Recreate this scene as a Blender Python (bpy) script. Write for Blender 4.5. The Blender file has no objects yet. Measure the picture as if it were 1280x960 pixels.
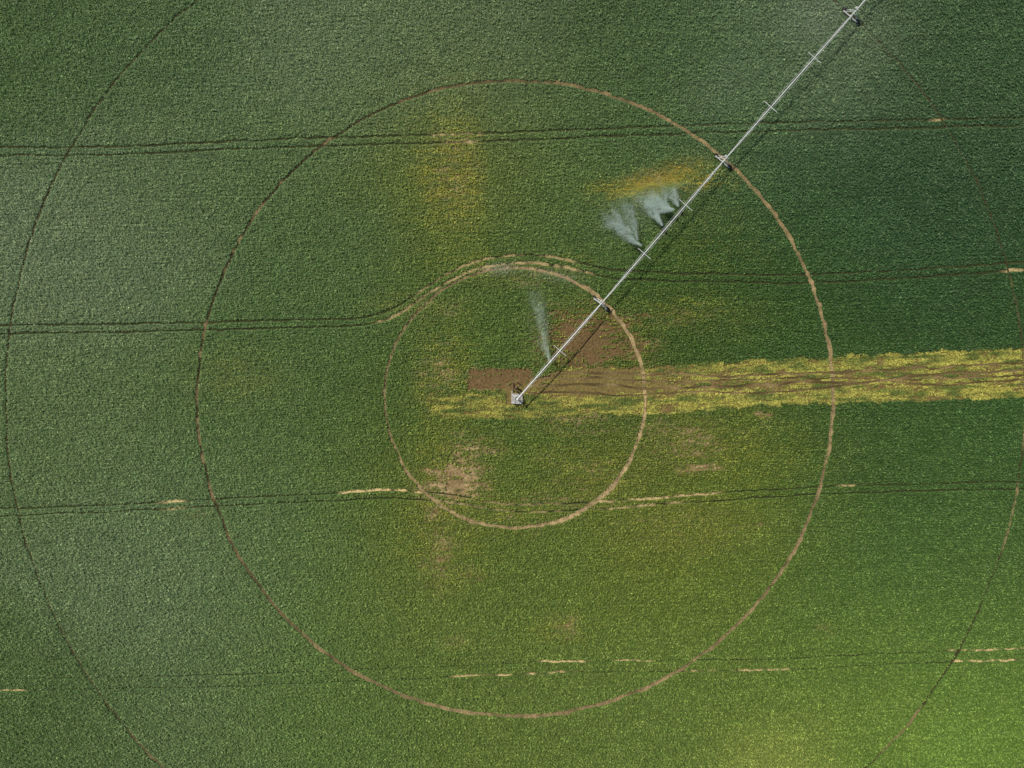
import bpy, bmesh, math, numpy as np
from mathutils import Vector
rng=np.random.default_rng(7)
S=0.2; H=170.0
def mx(px): return (np.asarray(px,float)-640)*S
def my(py): return (480-np.asarray(py,float))*S
def lin(c):
    c=np.asarray(c,float)/255.
    return np.where(c<=0.04045,c/12.92,((c+0.055)/1.055)**2.4)
# ---------- value noise ----------
_T=rng.random((256,256))
def vn(x,y,o=0):
    x=x+o*17.3; y=y+o*31.7
    xi=np.floor(x).astype(np.int64); yi=np.floor(y).astype(np.int64)
    fx=x-xi; fy=y-yi; fx=fx*fx*(3-2*fx); fy=fy*fy*(3-2*fy)
    a=_T[xi&255,yi&255];b=_T[(xi+1)&255,yi&255];c=_T[xi&255,(yi+1)&255];d=_T[(xi+1)&255,(yi+1)&255]
    return (a*(1-fx)+b*fx)*(1-fy)+(c*(1-fx)+d*fx)*fy
def fbm(x,y,o=0,n=3):
    r=0;a=.5;t=0
    for i in range(n):
        r=r+a*vn(x*2**i,y*2**i,o+i*5);t+=a;a*=.55
    return r/t
def sst(a,b,x):
    t=np.clip((x-a)/(b-a),0,1);return t*t*(3-2*t)
# ---------- crop colour control points (vigour plus painted-in glint, haze and vignette), field px units (0.2 m) ----------
CP=[(50,50,60,84,48),(200,60,64,87,54),(400,60,77,98,68),(540,80,73,94,62),(640,50,74,94,64),(760,15,50,72,42),(860,90,64,88,58),(930,70,64,88,58),
(1020,30,76,96,72),(1200,80,50,74,46),(1150,250,42,66,42),(1000,250,46,72,42),(200,250,73,95,62),(110,320,82,102,74),(400,250,67,90,54),
(400,350,64,88,50),(570,230,76,90,32),(650,220,73,94,54),(700,260,56,82,42),(100,500,74,96,60),(300,500,64,88,48),(200,720,79,100,69),
(300,650,73,96,60),(400,700,71,95,50),(60,920,64,87,48),(250,880,72,94,58),(400,900,72,96,48),(540,780,73,95,46),(640,750,73,94,42),(640,900,75,96,44),
(640,600,64,86,36),(640,430,60,84,36),(550,420,60,84,38),(850,400,50,75,32),(1000,400,46,72,34),(1200,400,42,68,36),(860,570,64,82,34),(830,680,78,94,38),
(930,660,75,94,38),(1000,760,67,91,40),(1100,560,50,75,36),(1200,640,56,82,40),(1200,760,66,91,42),(1080,690,53,80,38),(900,850,75,97,42),(1080,850,76,100,42),
(1230,930,75,102,42),(970,965,102,118,56),(800,920,77,99,46),(1260,540,50,77,38),(800,120,60,84,46),(520,560,66,86,36),(560,680,77,92,38),(480,480,62,86,44)]
CP=np.array(CP,float)
CX=CP[:,0];CY=CP[:,1];CC=lin(CP[:,2:5])
def base_col(px,py):
    wx=px+60*(fbm(px/90,py/60,3)-.5); wy=py+50*(fbm(px/90,py/60,9)-.5)
    num=np.zeros((len(px),3));den=np.zeros(len(px))
    for i in range(len(CX)):
        sg=75. if i!=47 else 42.  # tighter radius for the glow spot painted into the crop
        d2=(wx-CX[i])**2+(wy-CY[i])**2
        w=np.exp(-d2/(2*sg*sg))+1e-4/(1+d2/1e4)
        num+=w[:,None]*CC[i];den+=w
    return num/den[:,None]
# ---------- lines ----------
def smooth(pts,k=41):
    xs=np.arange(-300,1581.);p=np.array(pts,float)
    ys=np.interp(xs,p[:,0],p[:,1])
    for _ in range(2):
        ys=np.convolve(np.pad(ys,k//2,mode='edge'),np.ones(k)/k,'valid')
    return xs,ys
TR=[
 dict(p=[(-300,196),(0,189),(90,190),(250,184),(400,177),(600,172),(900,160),(1280,152),(1580,142)],sep=10,w=1.35,k=41,tan=[(540,600,0,.7),(555,595,1,.6),(1165,1180,0,.7)]),
 dict(p=[(-300,420),(0,412),(250,408),(400,404),(455,402),(490,393),(515,376),(555,349),(590,332),(630,324),(680,324),(720,332),(760,343),(850,347),(1000,349),(1150,342),(1280,332),(1580,318)],sep=10,w=1.4,k=21,tan=[(470,740,1,.6),(520,720,0,.5),(1255,1280,1,.7)]),
 dict(p=[(-300,645),(0,640),(200,632),(400,622),(480,617),(560,622),(640,636),(720,633),(800,628),(900,620),(1040,612),(1280,606),(1580,596)],sep=9,w=1.05,k=31,tan=[(200,232,0,.9),(205,240,1,.7),(425,530,0,1),(540,700,1,.5),(600,700,0,.4),(740,900,0,.8),(740,860,1,.6),(1050,1075,0,.8)]),
 dict(p=[(-300,868),(0,856),(300,850),(540,840),(700,833),(860,832),(980,830),(1180,820),(1280,817),(1580,810)],sep=14,w=.7,k=41,tan=[(0,30,1,.8),(560,720,1,.9),(675,735,0,1),(770,815,0,1),(860,990,1,.8),(1185,1280,0,1),(1185,1275,1,1)]),
]
for t in TR:
    t['xs'],t['ys']=smooth(t['p'],t['k']); t['sl']=np.gradient(t['ys'])
def tram_off(px,which,i):
    return 1.8*(vn(px/35.,px*0+i*3.3,which+2)-.5)+1.6*(vn(px/9.,px*0+i*3.3,which+7)-.5)+.9*(vn(px/3.,px*0+i*3.3,which+9)-.5)
def tram_w(i,which,px):
    t=TR[i]; tn=np.zeros_like(px)
    for a,b,w,s in t['tan']:
        if w==which: tn=np.maximum(tn,s*sst(a-8,a+8,px)*(1-sst(b-8,b+8,px)))
    n=.6*vn(px/11.,px*0+which*4+i*9,21)+.4*vn(px/4.,px*0+which*4+i*9,22)
    tn=tn*sst(.22,.58,n)
    w=t['w']*(.3+.6*vn(px/22.,px*0+which*4+i*9,13)+.6*vn(px/5.,px*0+which*4+i*9,14))+tn*0.7
    return w,tn
C0=(644.,497.5)
RG=[dict(r=163.,w=2.0,o=1),dict(r=397.,w=1.9,o=2),dict(r=637.,w=1.5,o=3)]
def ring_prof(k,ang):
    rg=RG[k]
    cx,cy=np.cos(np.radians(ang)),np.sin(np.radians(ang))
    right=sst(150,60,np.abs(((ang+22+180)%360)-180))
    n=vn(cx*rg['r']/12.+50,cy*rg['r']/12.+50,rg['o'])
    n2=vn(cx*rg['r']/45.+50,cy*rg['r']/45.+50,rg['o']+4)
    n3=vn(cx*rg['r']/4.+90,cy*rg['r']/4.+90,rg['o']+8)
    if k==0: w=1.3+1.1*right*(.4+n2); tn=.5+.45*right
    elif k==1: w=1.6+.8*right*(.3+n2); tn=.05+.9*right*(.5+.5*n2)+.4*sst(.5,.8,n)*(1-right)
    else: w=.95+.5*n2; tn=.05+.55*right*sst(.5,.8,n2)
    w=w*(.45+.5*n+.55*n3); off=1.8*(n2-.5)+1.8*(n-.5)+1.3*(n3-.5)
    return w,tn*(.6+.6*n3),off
# ---------- patches of thin crop ----------
PT=[(567,225,42,60,.36),(570,178,40,9,.36),(567,602,46,30,.95),(590,560,40,22,.55),(545,640,30,18,.45),(730,425,60,46,1.0),(770,400,50,20,.6),(795,435,32,32,.6),(820,500,40,12,.5),
 (850,550,75,35,.42),(870,583,45,6,.6),(957,520,10,12,.75),(550,690,26,60,.42),(705,785,20,14,.5),(575,800,25,12,.25),(700,625,80,12,.4),
 (300,470,60,30,.14),(850,395,70,20,.3),(550,470,35,50,.38),(740,590,90,40,.3),(720,520,60,30,.45),(640,650,90,22,.3),(850,660,120,40,.24),(540,385,60,18,.3),(1030,788,14,6,.3),(660,345,90,16,.28),(590,720,20,10,.4),(250,640,30,8,.2),(940,655,30,5,.35)]
YL=[(567,218,46,85,.8),(860,222,50,18,.8),(790,240,55,16,.8),(880,300,80,60,.15),(850,655,140,50,.24),(300,470,60,36,.24),(560,480,45,80,.5),(555,620,60,120,.42),(900,560,140,50,.28),(630,325,110,18,.35),(740,590,100,60,.34),(850,390,90,26,.3),(620,640,90,30,.35),(705,785,60,25,.25),(500,380,60,20,.2)]  # yellow crop patches; the rainbow's glow is painted in here too
def rows(px,py): return py+.031*px
def rowwave(px,py):
    q=rows(px,py)+1.2*(vn(px/60,py/60,181)-.5)
    return np.sin(q*2*np.pi/5.2)*(.35+.9*vn(px/50,q/16,183))
def bare_rect(px,py):
    n=7*(fbm(px/7,py/6,191)-.5)
    return sst(-2,2,px+n-584)*sst(-2,2,664-px+n)*sst(-2,2,py+n-460)*sst(-2,2,488-py+n)
def patch(px,py,P,o):
    q=rows(px,py)
    wx=px+34*(fbm(px/22,q/12,o,4)-.5);wy=py+26*(fbm(px/22,q/12,o+10,4)-.5)
    r=np.zeros(len(px))
    for a,b,rx,ry,s in P:
        d=((wx-a)/rx)**2+((wy-b)/ry)**2
        r=np.maximum(r,s*np.exp(-d*1.1))
    return np.where(py<330,r*(1-.75*sst(606,614,px)*(px<700)),r)
def thin(px,py):
    q=rows(px,py)
    r=patch(px,py,PT,31)
    streak=.55*fbm(px/14,q/1.9,51,3)+.45*fbm(px/3.5,q/2.2,57,2)
    t=np.clip(r*1.6*sst(.40,.66,streak+.30*(r-.4)),0,1)
    br=bare_rect(px,py)*sst(.22,.42,streak)
    return np.maximum(t,br*.95), np.maximum(r,br*.6)
def strip(px,py):
    up=np.interp(px,[530,585,640,672,700,830,1280,1600],[498,491,488,472,462,457,434,418])
    lo=np.interp(px,[530,640,830,960,1280,1600],[520,523,517,506,497,487])
    n=9*(fbm(px/16,py/8,61)-.5)+5*(fbm(px/3,py/3,64,2)-.5)
    return sst(-1.5,1.5,py-up+n)*sst(-1.5,1.5,lo-py+n)*sst(530,552,px+30*(fbm(px/9,py/9,66)-.5))
RUT=[([(672,470),(720,465),(800,468),(900,470),(1000,467),(1100,463),(1200,458),(1300,452),(1600,440)],1.5),
     ([(668,482),(740,478),(820,486),(900,484),(1000,478),(1060,480),(1150,468),(1230,466),(1300,463),(1600,452)],1.7),
     ([(690,490),(760,493),(830,492),(940,490),(1000,489),(1100,476),(1180,482),(1300,474),(1600,462)],1.3),
     ([(690,474),(750,472),(830,478),(930,475),(1040,472),(1140,474),(1300,468),(1600,456)],1.1)]
for i,(p,w) in enumerate(RUT):
    xs=np.arange(660,1600.); pp=np.array(p); ys=np.interp(xs,pp[:,0],pp[:,1])
    ys=np.convolve(np.pad(ys,10,mode='edge'),np.ones(21)/21,'valid')+4.5*(vn(xs/28.,xs*0+i*5,71)-.5)+2.*(vn(xs/9.,xs*0+i*5,72)-.5)
    RUT[i]=(xs,ys,w)
def gapmask(px,py):
    g=np.zeros(len(px))
    jn=1.3*(rng.random(len(px))-.5)
    for i,t in enumerate(TR):
        yc=np.interp(px,t['xs'],t['ys']);sl=np.interp(px,t['xs'],t['sl']);cs=1/np.sqrt(1+sl*sl)
        for wh in (0,1):
            w,tn=tram_w(i,wh,px)
            d=np.abs(py-yc-tram_off(px,wh,i)-(wh-.5)*t['sep'])*cs
            g=np.maximum(g,(d<w+.25+jn))
    dx=px-C0[0];dy=C0[1]-py
    rr=np.hypot(dx,dy);ang=np.degrees(np.arctan2(dy,dx))
    for k in range(3):
        w,tn,off=ring_prof(k,ang)
        g=np.maximum(g,np.abs(rr-RG[k]['r']-off)<w+.4+jn)
    return g
def rutmask(px,py):
    g=np.zeros(len(px))
    for xs,ys,w in RUT:
        yc=np.interp(px,xs,ys); g=np.maximum(g,(np.abs(py-yc)<w*.9)&(px>662))
    return g
# ---------- materials ----------
def mat(name,col=(.5,.5,.5),rough=.6,metal=0,noise=0,ns=5.,bump=0):
    m=bpy.data.materials.new(name);m.use_nodes=True;nt=m.node_tree;b=nt.nodes['Principled BSDF']
    b.inputs['Base Color'].default_value=(*col,1);b.inputs['Roughness'].default_value=rough;b.inputs['Metallic'].default_value=metal
    tc=nt.nodes.new('ShaderNodeNewGeometry')
    n=nt.nodes.new('ShaderNodeTexNoise');n.inputs['Scale'].default_value=ns;n.inputs['Detail'].default_value=6
    nt.links.new(tc.outputs['Position'],n.inputs['Vector'])
    r=nt.nodes.new('ShaderNodeMapRange');r.inputs[1].default_value=.3;r.inputs[2].default_value=.7
    r.inputs[3].default_value=1-noise;r.inputs[4].default_value=1+noise
    nt.links.new(n.outputs['Fac'],r.inputs[0])
    mul=nt.nodes.new('ShaderNodeVectorMath');mul.operation='SCALE';mul.inputs[0].default_value=col
    nt.links.new(r.outputs[0],mul.inputs['Scale']);nt.links.new(mul.outputs[0],b.inputs['Base Color'])
    if bump:
        bp=nt.nodes.new('ShaderNodeBump');bp.inputs['Strength'].default_value=bump;bp.inputs['Distance'].default_value=.3
        nt.links.new(n.outputs['Fac'],bp.inputs['Height']);nt.links.new(bp.outputs[0],b.inputs['Normal'])
    return m
def attr_mat(name,rough=.8,noise=.25,ns=2.,bump=0,spec=.3,transl=0):
    m=mat(name,(1,1,1),rough,0,noise,ns,bump);nt=m.node_tree;b=nt.nodes['Principled BSDF']
    b.inputs['Specular IOR Level'].default_value=spec
    a=nt.nodes.new('ShaderNodeAttribute');a.attribute_name='Col'
    v=[n for n in nt.nodes if n.type=='VECT_MATH'][0]
    nt.links.new(a.outputs['Color'],v.inputs[0])
    if transl:
        t=nt.nodes.new('ShaderNodeBsdfTranslucent');nt.links.new(v.outputs[0],t.inputs['Color'])
        mx_=nt.nodes.new('ShaderNodeMixShader');mx_.inputs[0].default_value=transl
        out=nt.nodes['Material Output']
        nt.links.new(b.outputs[0],mx_.inputs[1]);nt.links.new(t.outputs[0],mx_.inputs[2]);nt.links.new(mx_.outputs[0],out.inputs['Surface'])
    return m
def np_mesh(name,V,F,col=None,domain='POINT',material=None,link=True):
    me=bpy.data.meshes.new(name);nf,k=F.shape
    me.vertices.add(len(V));me.vertices.foreach_set('co',np.ascontiguousarray(V,dtype=np.float32).ravel())
    me.loops.add(nf*k);me.loops.foreach_set('vertex_index',np.ascontiguousarray(F,dtype=np.int32).ravel())
    me.polygons.add(nf);me.polygons.foreach_set('loop_start',np.arange(0,nf*k,k,dtype=np.int32))
    me.update(calc_edges=True)
    if col is not None:
        a=me.attributes.new('Col','FLOAT_COLOR',domain)
        c=np.ones((len(col),4),np.float32);c[:,:3]=col;a.data.foreach_set('color',c.ravel())
    if material: me.materials.append(material)
    o=bpy.data.objects.new(name,me);bpy.context.scene.collection.objects.link(o);return o
# ---------- ground ----------
def axis(lim,step):
    a=np.arange(-lim,lim+1e-6,step);e=[];d=step*2;x=lim
    while x<6000: x+=d;d*=1.35;e.append(x)
    e=np.array(e);return np.concatenate([-e[::-1],a,e])
gx=axis(140,.32);gy=axis(107,.32)
GX,GY=np.meshgrid(gx,gy);X=GX.ravel();Y=GY.ravel();px=X/S+640;py=480-Y/S
th,thr=thin(px,py);st=strip(px,py)
CAL=np.array((2.6,2.1,1.95))
CY_=np.array((1.8,1.75,1.6))
bc=base_col(px,py)
soil_t=lin((166,144,104));soil_b=lin((106,86,56))
sm=fbm(px/12,py/6,81)[:,None]
brownz=(np.exp(-(((px-735)/85)**2+((py-430)/65)**2))+.55*bare_rect(px,py))[:,None]
soil=soil_b+(soil_t-soil_b)*np.clip(sm*1.5-.2-brownz*1.1,0,1)
under=bc*1.25
far=(np.maximum(np.abs(X)-141,np.abs(Y)-108)>0)[:,None]
gc=under+(soil-under)*np.clip(th*1.3+.35*thr,0,1)[:,None]
stc=soil_b*1.1*(1-sm)+lin((122,112,60))*sm
gc=gc*(1-st[:,None])+stc*st[:,None]
gc=np.where(far,bc*1.3,gc)
nx,ny=len(gx),len(gy)
idx=np.arange(nx*ny).reshape(ny,nx)
F=np.stack([idx[:-1,:-1].ravel(),idx[:-1,1:].ravel(),idx[1:,1:].ravel(),idx[1:,:-1].ravel()],1)
V=np.stack([X,Y,np.zeros_like(X)],1)
np_mesh('ground',V,F,gc,'POINT',attr_mat('soil_and_undergrowth',.95,.4,1.8,.6,.1))
# ---------- ribbons ----------
soilM=attr_mat('bare_wheel_track_soil',.95,.4,2.5,.7,.1)
def ribbon(name,lines):
    Vs=[];Fs=[];Cs=[];o=0
    for (x,y,w,c,z,closed) in lines:
        tx=np.gradient(x);ty=np.gradient(y)
        if closed:
            tx=(np.roll(x,-1)-np.roll(x,1))/2;ty=(np.roll(y,-1)-np.roll(y,1))/2
        l=np.hypot(tx,ty);nxx=-ty/l;nyy=tx/l
        n=len(x);L=np.stack([mx(x+nxx*w),my(y+nyy*w),np.full(n,z)],1);M=np.stack([mx(x-nxx*w),my(y-nyy*w),np.full(n,z)],1)
        Vs+= [L,M];i=np.arange(n-1)+o
        f=np.stack([i,i+n,i+1+n,i+1],1)
        if closed: f=np.vstack([f,[[o+n-1,o+2*n-1,o+n,o]]])
        Fs.append(f);Cs+=[c,c];o+=2*n
    V=np.vstack(Vs);F=np.vstack(Fs)
    a=V[F[0,1]]-V[F[0,0]];b=V[F[0,2]]-V[F[0,0]]
    if np.cross(a,b)[2]<0:F=F[:,::-1]
    return np_mesh(name,V,F,np.vstack(Cs),'POINT',soilM)
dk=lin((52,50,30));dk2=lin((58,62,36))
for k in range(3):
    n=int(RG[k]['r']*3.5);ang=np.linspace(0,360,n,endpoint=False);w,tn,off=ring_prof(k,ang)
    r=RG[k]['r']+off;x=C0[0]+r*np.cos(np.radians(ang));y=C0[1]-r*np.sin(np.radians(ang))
    c=dk+(lin((180,156,112))-dk)*np.clip(tn*(.5+.6*vn(x/9,y/9,91)),0,1)[:,None]  # dark left side: canopy shade painted into the soil colour
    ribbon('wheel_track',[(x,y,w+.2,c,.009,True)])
for i,t in enumerate(TR):
    ls=[]
    for wh in (0,1):
        x=np.arange(-80,1360.,1.5);y=np.interp(x,t['xs'],t['ys'])+tram_off(x,wh,i)+(wh-.5)*t['sep']
        w,tn=tram_w(i,wh,x);c=dk2+(lin((200,176,124))-dk2)*tn[:,None]
        ls.append((x,y,w,c,.004,False))
    ribbon('tractor_rut',ls)
ls=[]
for i,(xs,ys,w) in enumerate(RUT):
    ww=w*(.4+.9*vn(xs/17,xs*0+i,95)+.3*vn(xs/4,xs*0+i,97));c=lin((80,68,42))+(lin((140,120,82))-lin((80,68,42)))*vn(xs/20,xs*0+i*3,96)[:,None]**1.5
    ls.append((xs,ys,ww,c,.013+.004*i,False))
ribbon('dirt_track',ls)
# ---------- leaves ----------
def leaves(name,X,Y,col,size,zlo,zhi,m,tilt=.55):
    n=len(X);ph=rng.uniform(0,2*np.pi,n);th_=rng.normal(0,tilt,n);ps=rng.normal(0,tilt,n)
    L=size*rng.uniform(.7,1.35,n);W=L*rng.uniform(.5,.75,n)
    u=np.stack([np.cos(ph)*np.cos(th_),np.sin(ph)*np.cos(th_),np.sin(th_)],1)
    h=np.stack([-np.sin(ph),np.cos(ph),np.zeros(n)],1);nn=np.cross(u,h)
    v=h*np.cos(ps)[:,None]+nn*np.sin(ps)[:,None]
    z=rng.uniform(zlo,zhi,n);c=np.stack([X,Y,z],1)
    V=np.empty((n,4,3));V[:,0]=c-u*L[:,None];V[:,1]=c+v*W[:,None];V[:,2]=c+u*L[:,None];V[:,3]=c-v*W[:,None]
    V[:,:,2]=np.maximum(V[:,:,2],.03)
    return np_mesh(name,V.reshape(-1,3),np.arange(4*n).reshape(n,4),col,'FACE',m)
leafM=attr_mat('crop_leaf',.55,.12,.8,0,.3,.2)
rowsp=.44;insp=.113;ta=math.radians(1.8)
us=np.arange(-144,144,insp);vs=np.arange(-113,113,rowsp)
U,Vv=np.meshgrid(us,vs);U=U.ravel()+rng.uniform(-.12,.12,U.size);Vv=Vv.ravel()+rng.normal(0,.12,Vv.size)
X=U*math.cos(ta)-Vv*math.sin(ta);Y=U*math.sin(ta)+Vv*math.cos(ta)
k=(np.abs(X)<138)&(np.abs(Y)<104.5);X=X[k];Y=Y[k]
px=X/S+640;py=480-Y/S
th,thr=thin(px,py);st=strip(px,py);g=gapmask(px,py)
clump=fbm(px/4.2,py/3.,101,3);rw=rowwave(px,py)
keep=(g<.5)&(rng.random(len(px))>th*1.05)&(st<.5)&(rng.random(len(px))<.47+.8*clump+.14*rw)
pad=(np.abs(px-644)<11)&(np.abs(py-497)<9);keep&=~pad
X=X[keep];Y=Y[keep];px=px[keep];py=py[keep];cl=clump[keep];thr=thr[keep];rw=rw[keep]
col=base_col(px,py)*CAL
q=rows(px,py)
yl=np.maximum(patch(px,py,YL,231),thr*.6)
yel=np.clip(yl*1.3,0,.85)*sst(.25,.7,fbm(px/14,q/4,111)*.7+.3*rng.random(len(px)))
yc=lin((126,122,44))*CY_*1.05
yc2=lin((178,146,44))*CY_*1.05
orz=np.exp(-(((px-830)/62)**2+((py-(232-.12*(px-830)))/15)**2))[:,None]  # orange zone: rainbow tint painted into the leaf colour
col=col*(1-yel[:,None])+(yc*(1-orz)+yc2*orz)*yel[:,None]
big=fbm(px/30,q/9,121,4);ln=fbm(px/70,q/2.4,125,2)
la=.22+.26*sst(600,900,px)*sst(650,300,py)
col*=(1.0+.30*(big-.5)+la*(ln-.5)+.09*rw)[:,None]
col*=np.exp(rng.normal(0,.29,len(X)))[:,None]
col*=(.8+.4*cl)[:,None]
leaves('crop_field',X,Y,np.clip(col,0,.7),.185,.2,.62,leafM,.46)
NL=len(X)
# ---------- weeds ----------
n=240000
px=rng.uniform(525,1330,n);py=rng.uniform(415,530,n);st=strip(px,py)
qq=py+.04*px
dens=.65*fbm(px/14,qq/3.5,131)+.35*fbm(px/4,qq/3,135)
core=np.exp(-((px-745)/85)**2)*sst(500,486,py)
mid=np.exp(-((py-np.interp(px,[640,1280],[484,468]))/13)**2)*(px>660)
keep=(st>.5)&(rutmask(px,py)<.5)&(dens+.16*(rng.random(n)-.5)>.385+.3*core+.1*mid)&~((np.abs(px-644)<11)&(np.abs(py-497)<9))
keep&=(bare_rect(px,py)<.5)|(rng.random(n)<.12)
rr=np.hypot(px-C0[0],py-C0[1]);keep&=(np.abs(rr-163)>2.3)&(np.abs(rr-397)>2.3)&(np.abs(rr-637)>1.5)
tanp=np.exp(-(((px-1170)/24)**2+((py-499)/6)**2))+np.exp(-(((px-832)/12)**2+((py-512)/6)**2));keep&=rng.random(n)>tanp*1.2
px=px[keep];py=py[keep];qq=qq[keep]
f=np.clip(fbm(px/24,qq/5,141)[:,None]+.12*(px[:,None]-700)/580*.5,0,1)
ca=lin((84,98,48));cb=lin((146,144,72))
col=ca+(cb-ca)*sst(.3,.72,f)
col=col*CY_*.94*np.exp(rng.normal(0,.28,len(px)))[:,None]
leaves('weeds',mx(px),my(py),np.clip(col,0,.7),.155,.06,.32,attr_mat('weed_leaf',.6,.2,.9,0,.2,.2),.45)
# ---------- irrigation machine ----------
galv=mat('galvanised_steel',(.66,.67,.65),.5,.1,.1,3)
dark=mat('dark_steel',(.16,.16,.16),.6,.3,.1,4)
rubber=mat('tyre_rubber',(.03,.028,.025),.9,0,.3,8)
conc=mat('concrete',(.24,.215,.18),.9,0,.35,3)
blue=mat('control_box_paint',(.5,.5,.48),.5,0,.1,3)
rust=mat('rusty_steel',(.12,.07,.04),.85,0,.3,6)
root=bpy.data.objects.new('center_pivot_irrigator',None);bpy.context.scene.collection.objects.link(root)
def bars(name,segs,m,sides=8):
    bm=bmesh.new()
    for a,b,r in segs:
        a=Vector(a);b=Vector(b);d=b-a;L=d.length
        if L<1e-4: continue
        res=bmesh.ops.create_cone(bm,cap_ends=True,segments=sides,radius1=r,radius2=r,depth=L)
        q=d.to_track_quat('Z','Y')
        for v in res['verts']: v.co=q@v.co+(a+b)/2
    me=bpy.data.meshes.new(name);bm.to_mesh(me);bm.free();me.materials.append(m)
    o=bpy.data.objects.new(name,me);bpy.context.scene.collection.objects.link(o);o.parent=root;return o
def boxes(name,bs,m,bev=.03):
    bm=bmesh.new()
    for c,ax,ay,sx,sy,sz in bs:
        res=bmesh.ops.create_cube(bm,size=1)
        for v in res['verts']:
            p=v.co.copy();v.co=Vector(c)+Vector(ax)*p.x*sx+Vector(ay)*p.y*sy+Vector((0,0,1))*p.z*sz
    bmesh.ops.recalc_face_normals(bm,faces=bm.faces)
    bmesh.ops.bevel(bm,geom=list(bm.edges),offset=bev,segments=1,affect='EDGES')
    me=bpy.data.meshes.new(name);bm.to_mesh(me);bm.free();me.materials.append(m)
    o=bpy.data.objects.new(name,me);bpy.context.scene.collection.objects.link(o);o.parent=root;return o
PZ=3.9
def at(px_,py_,z): 
    f=(H-z)/H;return Vector((float(mx(px_))*f,float(my(py_))*f,z))
T0=at(646.5,499,PZ);T1=at(753,378,PZ);T2=at(908,197,PZ);T3=at(1071,12,PZ)
D=(T3-T0).normalized();Pn=Vector((-D.y,D.x,0))
T4=T3+D*49
joints=[T0,T1,T2,T3,T4]
pipe=[];truss=[];spr=[];hose=[];fl=[]
for i in range(4):
    A,B=joints[i],joints[i+1];n=9 if i else 6
    pts=[A.lerp(B,j/n)+Vector((0,0,.55*math.sin(math.pi*j/n))) for j in range(n+1)]
    for j in range(n):
        pipe.append((pts[j],pts[j+1],.125 if i==0 else .1))
        fl.append((pts[j+1]-D*.06,pts[j+1]+D*.06,.16))
    for sgn in (-1,1):
        ch=[]
        for j in range(n+1):
            t=j/n;bow=math.sin(math.pi*t)**.6 if 0<t<1 else 0
            ch.append(pts[j]+Pn*sgn*(.06+.42*bow)-Vector((0,0,.1+1.25*bow)))
        for j in range(n): truss.append((ch[j],ch[j+1],.02))
        for j in range(1,n):
            truss.append((pts[j],ch[j],.025))
            if j<n-1: truss.append((pts[j],ch[j+1],.014))
        if sgn==1: c1=ch
        else: c2=ch
    for j in range(1,n): truss.append((c1[j],c2[j],.025))
    for t in ([.5] if i==0 else [1/3,2/3]):
        c=A.lerp(B,t)+Vector((0,0,.72))
        spr.append((c-Pn*2.0,c+Pn*2.0,.07))
        spr.append((c,c-Vector((0,0,.3)),.05))
        for s_ in (-1,1):
            spr.append((c+Pn*s_*2.0,c+Pn*s_*2.0-Vector((0,0,.6)),.03))
    m_=int((B-A).length/3)
    for j in range(1,m_):
        t=j/m_;p=A.lerp(B,t)+Vector((0,0,.55*math.sin(math.pi*t)))
        s_=1 if j%2 else -1
        hose.append((p,p+Pn*.3*s_+Vector((0,0,.12)),.03));hose.append((p+Pn*.3*s_+Vector((0,0,.12)),p+Pn*.33*s_-Vector((0,0,2.2)),.022))
        hose.append((p+Pn*.33*s_-Vector((0,0,2.2)),p+Pn*.33*s_-Vector((0,0,2.35)),.09))
bars('span_pipe',pipe,galv,12);bars('pipe_flanges',fl,galv,12);bars('truss_rods',truss,galv,6);bars('spreader_arms',spr,galv,6);bars('drop_hoses',hose,dark,6)
leg=[];beam=[];tyre=[];hub=[];bx=[];gear=[]
for T in joints[1:]:
    g0=Vector((T.x,T.y,0))
    for s_ in (-1,1):
        e=g0+Pn*s_*2.1+Vector((0,0,.75))
        for d in (-.55,.55):
            leg.append((T+D*d*.5-Vector((0,0,.12)),e+D*d*.45,.065))
        leg.append(((T+e)/2-D*.25,(T+e)/2+D*.25,.045))
        w=e+D*.32+Vector((0,0,-.08))
        for (r,hw) in ((.66,.17),(.6,.23)):
            tyre.append((w-D*hw,w+D*hw,r))
        hub.append((w-D*.25,w+D*.25,.28))
        gear.append((e-D*.25,w,.14))
        for a in range(16):
            an=a*math.pi/8;rad=Pn*math.cos(an)+Vector((0,0,math.sin(an)))
            tyre.append((w+rad*.66-D*.19,w+rad*.66+D*.19,.045))
    m1=g0+Pn*-.98+Vector((0,0,2.25));m2=g0+Pn*.98+Vector((0,0,2.25));leg.append((m1,m2,.05))
    beam.append((g0+Pn*-2.25+Vector((0,0,.75)),g0+Pn*2.25+Vector((0,0,.75)),.12))
    bx.append((T+Pn*.42+Vector((0,0,.15)),D,Pn,.55,.4,.6))
    bx.append((g0+Vector((0,0,.98)),D,Pn,.35,.6,.3))
    leg.append((T-D*.5+Vector((0,0,.35)),T+D*.5+Vector((0,0,.35)),.07));leg.append((T-Pn*.7+Vector((0,0,.3)),T+Pn*.7+Vector((0,0,.3)),.06))
bars('tower_legs',leg,galv,6);bars('tower_base_beams',beam,galv,8);bars('tyres',tyre,rubber,24);bars('wheel_hubs',hub,galv,12);bars('gearboxes',gear,dark,10);boxes('drive_boxes',bx,blue)
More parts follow.
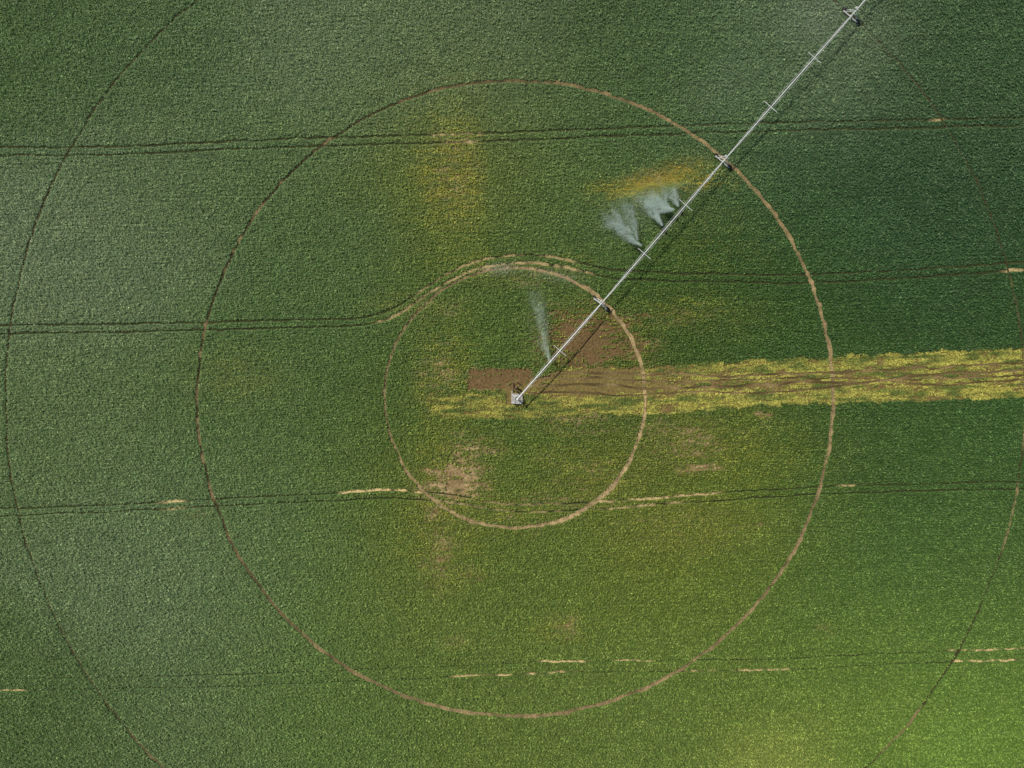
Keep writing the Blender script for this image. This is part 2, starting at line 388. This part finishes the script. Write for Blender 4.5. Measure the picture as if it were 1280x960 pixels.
# pivot point
G=Vector((T0.x,T0.y,0));ex=Vector((1,0,0));ey=Vector((0,1,0))
boxes('concrete_pad',[(G+Vector((0,0,.08)),ex,ey,2.8,2.5,.3)],conc,.04)
pl=[]
for sx in (-1,1):
    for sy in (-1,1):
        pl.append((G+Vector((sx*1.25,sy*1.15,.2)),G+Vector((sx*.28,sy*.28,3.5)),.085))
for z in (1.1,2.2):
    f=1-(z-.2)/3.3;a=.28+.97*f;b=.28+.87*f
    c=[G+Vector((sx*a,sy*b,z)) for sx,sy in((-1,-1),(1,-1),(1,1),(-1,1))]
    for i in range(4): pl.append((c[i],c[(i+1)%4],.06))
c=[G+Vector((sx*1.27,sy*1.17,.28)) for sx,sy in((-1,-1),(1,-1),(1,1),(-1,1))]
for i in range(4): pl.append((c[i],c[(i+1)%4],.08))
pl.append((c[3],c[3]+Vector((0,.9,0)),.07));
bars('pivot_tower_frame',pl,galv,6)
bars('riser_pipe',[(G+Vector((0,0,.1)),G+Vector((0,0,3.75)),.17),(G+Vector((0,0,3.7)),G+Vector((0,0,4.05)),.26),(G+Vector((0,0,3.9)),T0+D*.5,.17)],galv,14)
boxes('control_panel',[(G+Vector((-.9,-.9,1.7)),ex,ey,.6,.35,1.0),(G+Vector((-.3,.75,3.45)),ex,ey,.7,.3,.5)],blue)
bars('supply_pipework',[(G+Vector((-1.0,1.9,.45)),G+Vector((-1.0,4.2,.45)),.14),(G+Vector((-1.0,2.6,.45)),G+Vector((-.1,2.6,.45)),.12),(G+Vector((-.2,2.0,.1)),G+Vector((-.2,2.0,1.6)),.22),(G+Vector((-.2,2.9,.1)),G+Vector((-.2,2.9,1.9)),.3),(G+Vector((.0,4.2,.1)),G+Vector((.0,4.2,2.2)),.12)],rust,12)
# ---------- spray ----------
def spray(name,pts,cols,size):
    n=len(pts);tv=np.array([(1,1,1),(1,-1,-1),(-1,1,-1),(-1,-1,1)],float)*.6
    sz=size*rng.uniform(.5,1.4,n);V=pts[:,None,:]+tv[None]*sz[:,None,None]
    f=np.array([(0,1,2),(0,3,1),(0,2,3),(1,3,2)]);F=(np.arange(n)[:,None,None]*4+f[None]).reshape(-1,3)
    m=bpy.data.materials.get('water_droplets') or attr_mat('water_droplets',.3,.03,3,0,.8,.3)
    return np_mesh(name,V.reshape(-1,3),F,np.repeat(cols,4,0),'POINT',m)
def jet(src,dst,spread,n,bend=(0,0),z0=3.2,pw=.8,ns=7):
    t=np.clip(rng.random(n)**pw*(1+.14*rng.normal(0,1,n)),0,1.35)
    sx=src[0]+(dst[0]-src[0])*t+bend[0]*4*t*(1-t);sy=src[1]+(dst[1]-src[1])*t+bend[1]*4*t*(1-t)
    k_=rng.integers(0,ns,n);so=np.linspace(-.9,.9,ns)+rng.normal(0,.12,ns);off=so[k_]*spread*t**1.2*.8+rng.normal(0,spread*.07,n)*(t+.2)+spread*.35*(vn(t*4+k_*7,k_*3.3,161)-.5)*t*2
    dx,dy=dst[0]-src[0],dst[1]-src[1];l=math.hypot(dx,dy)
    z=z0*(1-t)+.9*t+1.6*4*t*(1-t)*.5+rng.normal(0,.25,n)
    x=sx-dy/l*off+rng.normal(0,1,n)*(.6+2.1*t);y=sy+dx/l*off+rng.normal(0,1,n)*(.6+2.1*t)
    f=(H-z)/H
    keep=(.6*vn(x/7.,y/5.,171)+.6*rng.random(n)>.42)
    return np.stack([mx(x)*f,my(y)*f,np.maximum(z,.2)],1)[keep]
white=np.array((.95,.97,.95))
A=np.vstack([jet((802,307),(764,263),20,15000,(-3,5),ns=6),jet((797,300),(785,256),10,5000,ns=3),jet((792,292),(760,274),14,4000,ns=4)])
B=np.vstack([jet((842,262),(814,240),20,16000,(0,6),ns=6),jet((828,282),(804,243),14,14000,ns=5),jet((848,258),(836,234),10,5000,ns=3)])
C=np.vstack([jet((688,455),(668,368),8,8500,(-1,-4),ns=4),jet((686,447),(680,380),6,2500,ns=3),jet((688,452),(676,425),5,2200,ns=3)])
def cyan(P): return white*(.9+.12*rng.random((len(P),1)))*np.array((.88,1.0,.95))
spray('water_spray',A,np.clip(cyan(A),0,.97),.035)
spray('water_spray',B,np.clip(cyan(B),0,.97),.042)
spray('water_spray',C,np.clip(cyan(C)*np.array((.98,1,.9)),0,.97),.031)
def cloud(cx,cy,rx,ry,n,rot=0,zl=.8,zh=3.):
    a=rng.normal(0,.5,n)*rx;b=rng.normal(0,.5,n)*ry;c_,s_=math.cos(rot),math.sin(rot)
    x=cx+a*c_-b*s_;y=cy+a*s_+b*c_;z=rng.uniform(zl,zh,n);f=(H-z)/H
    return np.stack([mx(x)*f,my(y)*f,z],1)
M1=cloud(626,336,24,9,2600);M2=cloud(798,262,58,34,9000,-.7);M3=cloud(1020,25,60,40,8000);M4=cloud(900,110,70,40,5000,-.8);M5=cloud(695,345,45,10,2000,.2);M6=cloud(672,400,22,60,2500)
M=np.vstack([M1,M2,M3,M4,M5,M6]);spray('water_mist',M,np.tile(white,(len(M),1)),.026)
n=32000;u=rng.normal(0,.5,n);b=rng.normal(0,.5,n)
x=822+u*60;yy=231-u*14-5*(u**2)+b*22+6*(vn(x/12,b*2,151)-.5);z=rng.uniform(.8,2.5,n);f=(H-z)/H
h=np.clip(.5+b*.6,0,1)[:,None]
c1=np.array((.82,.47,.10));c2=np.array((.85,.80,.16));c3=np.array((.4,.8,.5))  # rainbow bands painted as droplet colours
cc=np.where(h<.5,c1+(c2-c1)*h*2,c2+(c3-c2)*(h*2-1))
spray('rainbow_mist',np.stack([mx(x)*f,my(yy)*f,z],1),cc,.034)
# ---------- light, camera ----------
az=math.radians(140);el=math.radians(50)
sd=Vector((math.cos(az)*math.cos(el),math.sin(az)*math.cos(el),math.sin(el)))
L=bpy.data.lights.new('sun','SUN');L.energy=4.2;L.angle=math.radians(.5);L.color=(1,.95,.86)
so=bpy.data.objects.new('sun',L);bpy.context.scene.collection.objects.link(so);so.rotation_euler=sd.to_track_quat('Z','Y').to_euler();so.location=sd*200
w=bpy.data.worlds.new('World');bpy.context.scene.world=w;w.use_nodes=True;nt=w.node_tree
sk=nt.nodes.new('ShaderNodeTexSky');sk.sky_type='NISHITA';sk.sun_disc=False;sk.sun_elevation=el;sk.sun_rotation=math.pi/2-az
bg=nt.nodes['Background'];bg.inputs['Strength'].default_value=.07;nt.links.new(sk.outputs[0],bg.inputs['Color'])
cam=bpy.data.cameras.new('camera');co=bpy.data.objects.new('camera',cam);bpy.context.scene.collection.objects.link(co)
co.location=(0,0,H);co.rotation_euler=(0,0,0);cam.sensor_width=36;cam.lens=36*H/256;cam.clip_end=20000
sc=bpy.context.scene;sc.camera=co
sc.view_settings.view_transform='Standard';sc.view_settings.look='None';sc.view_settings.exposure=0
print('leaves',NL)
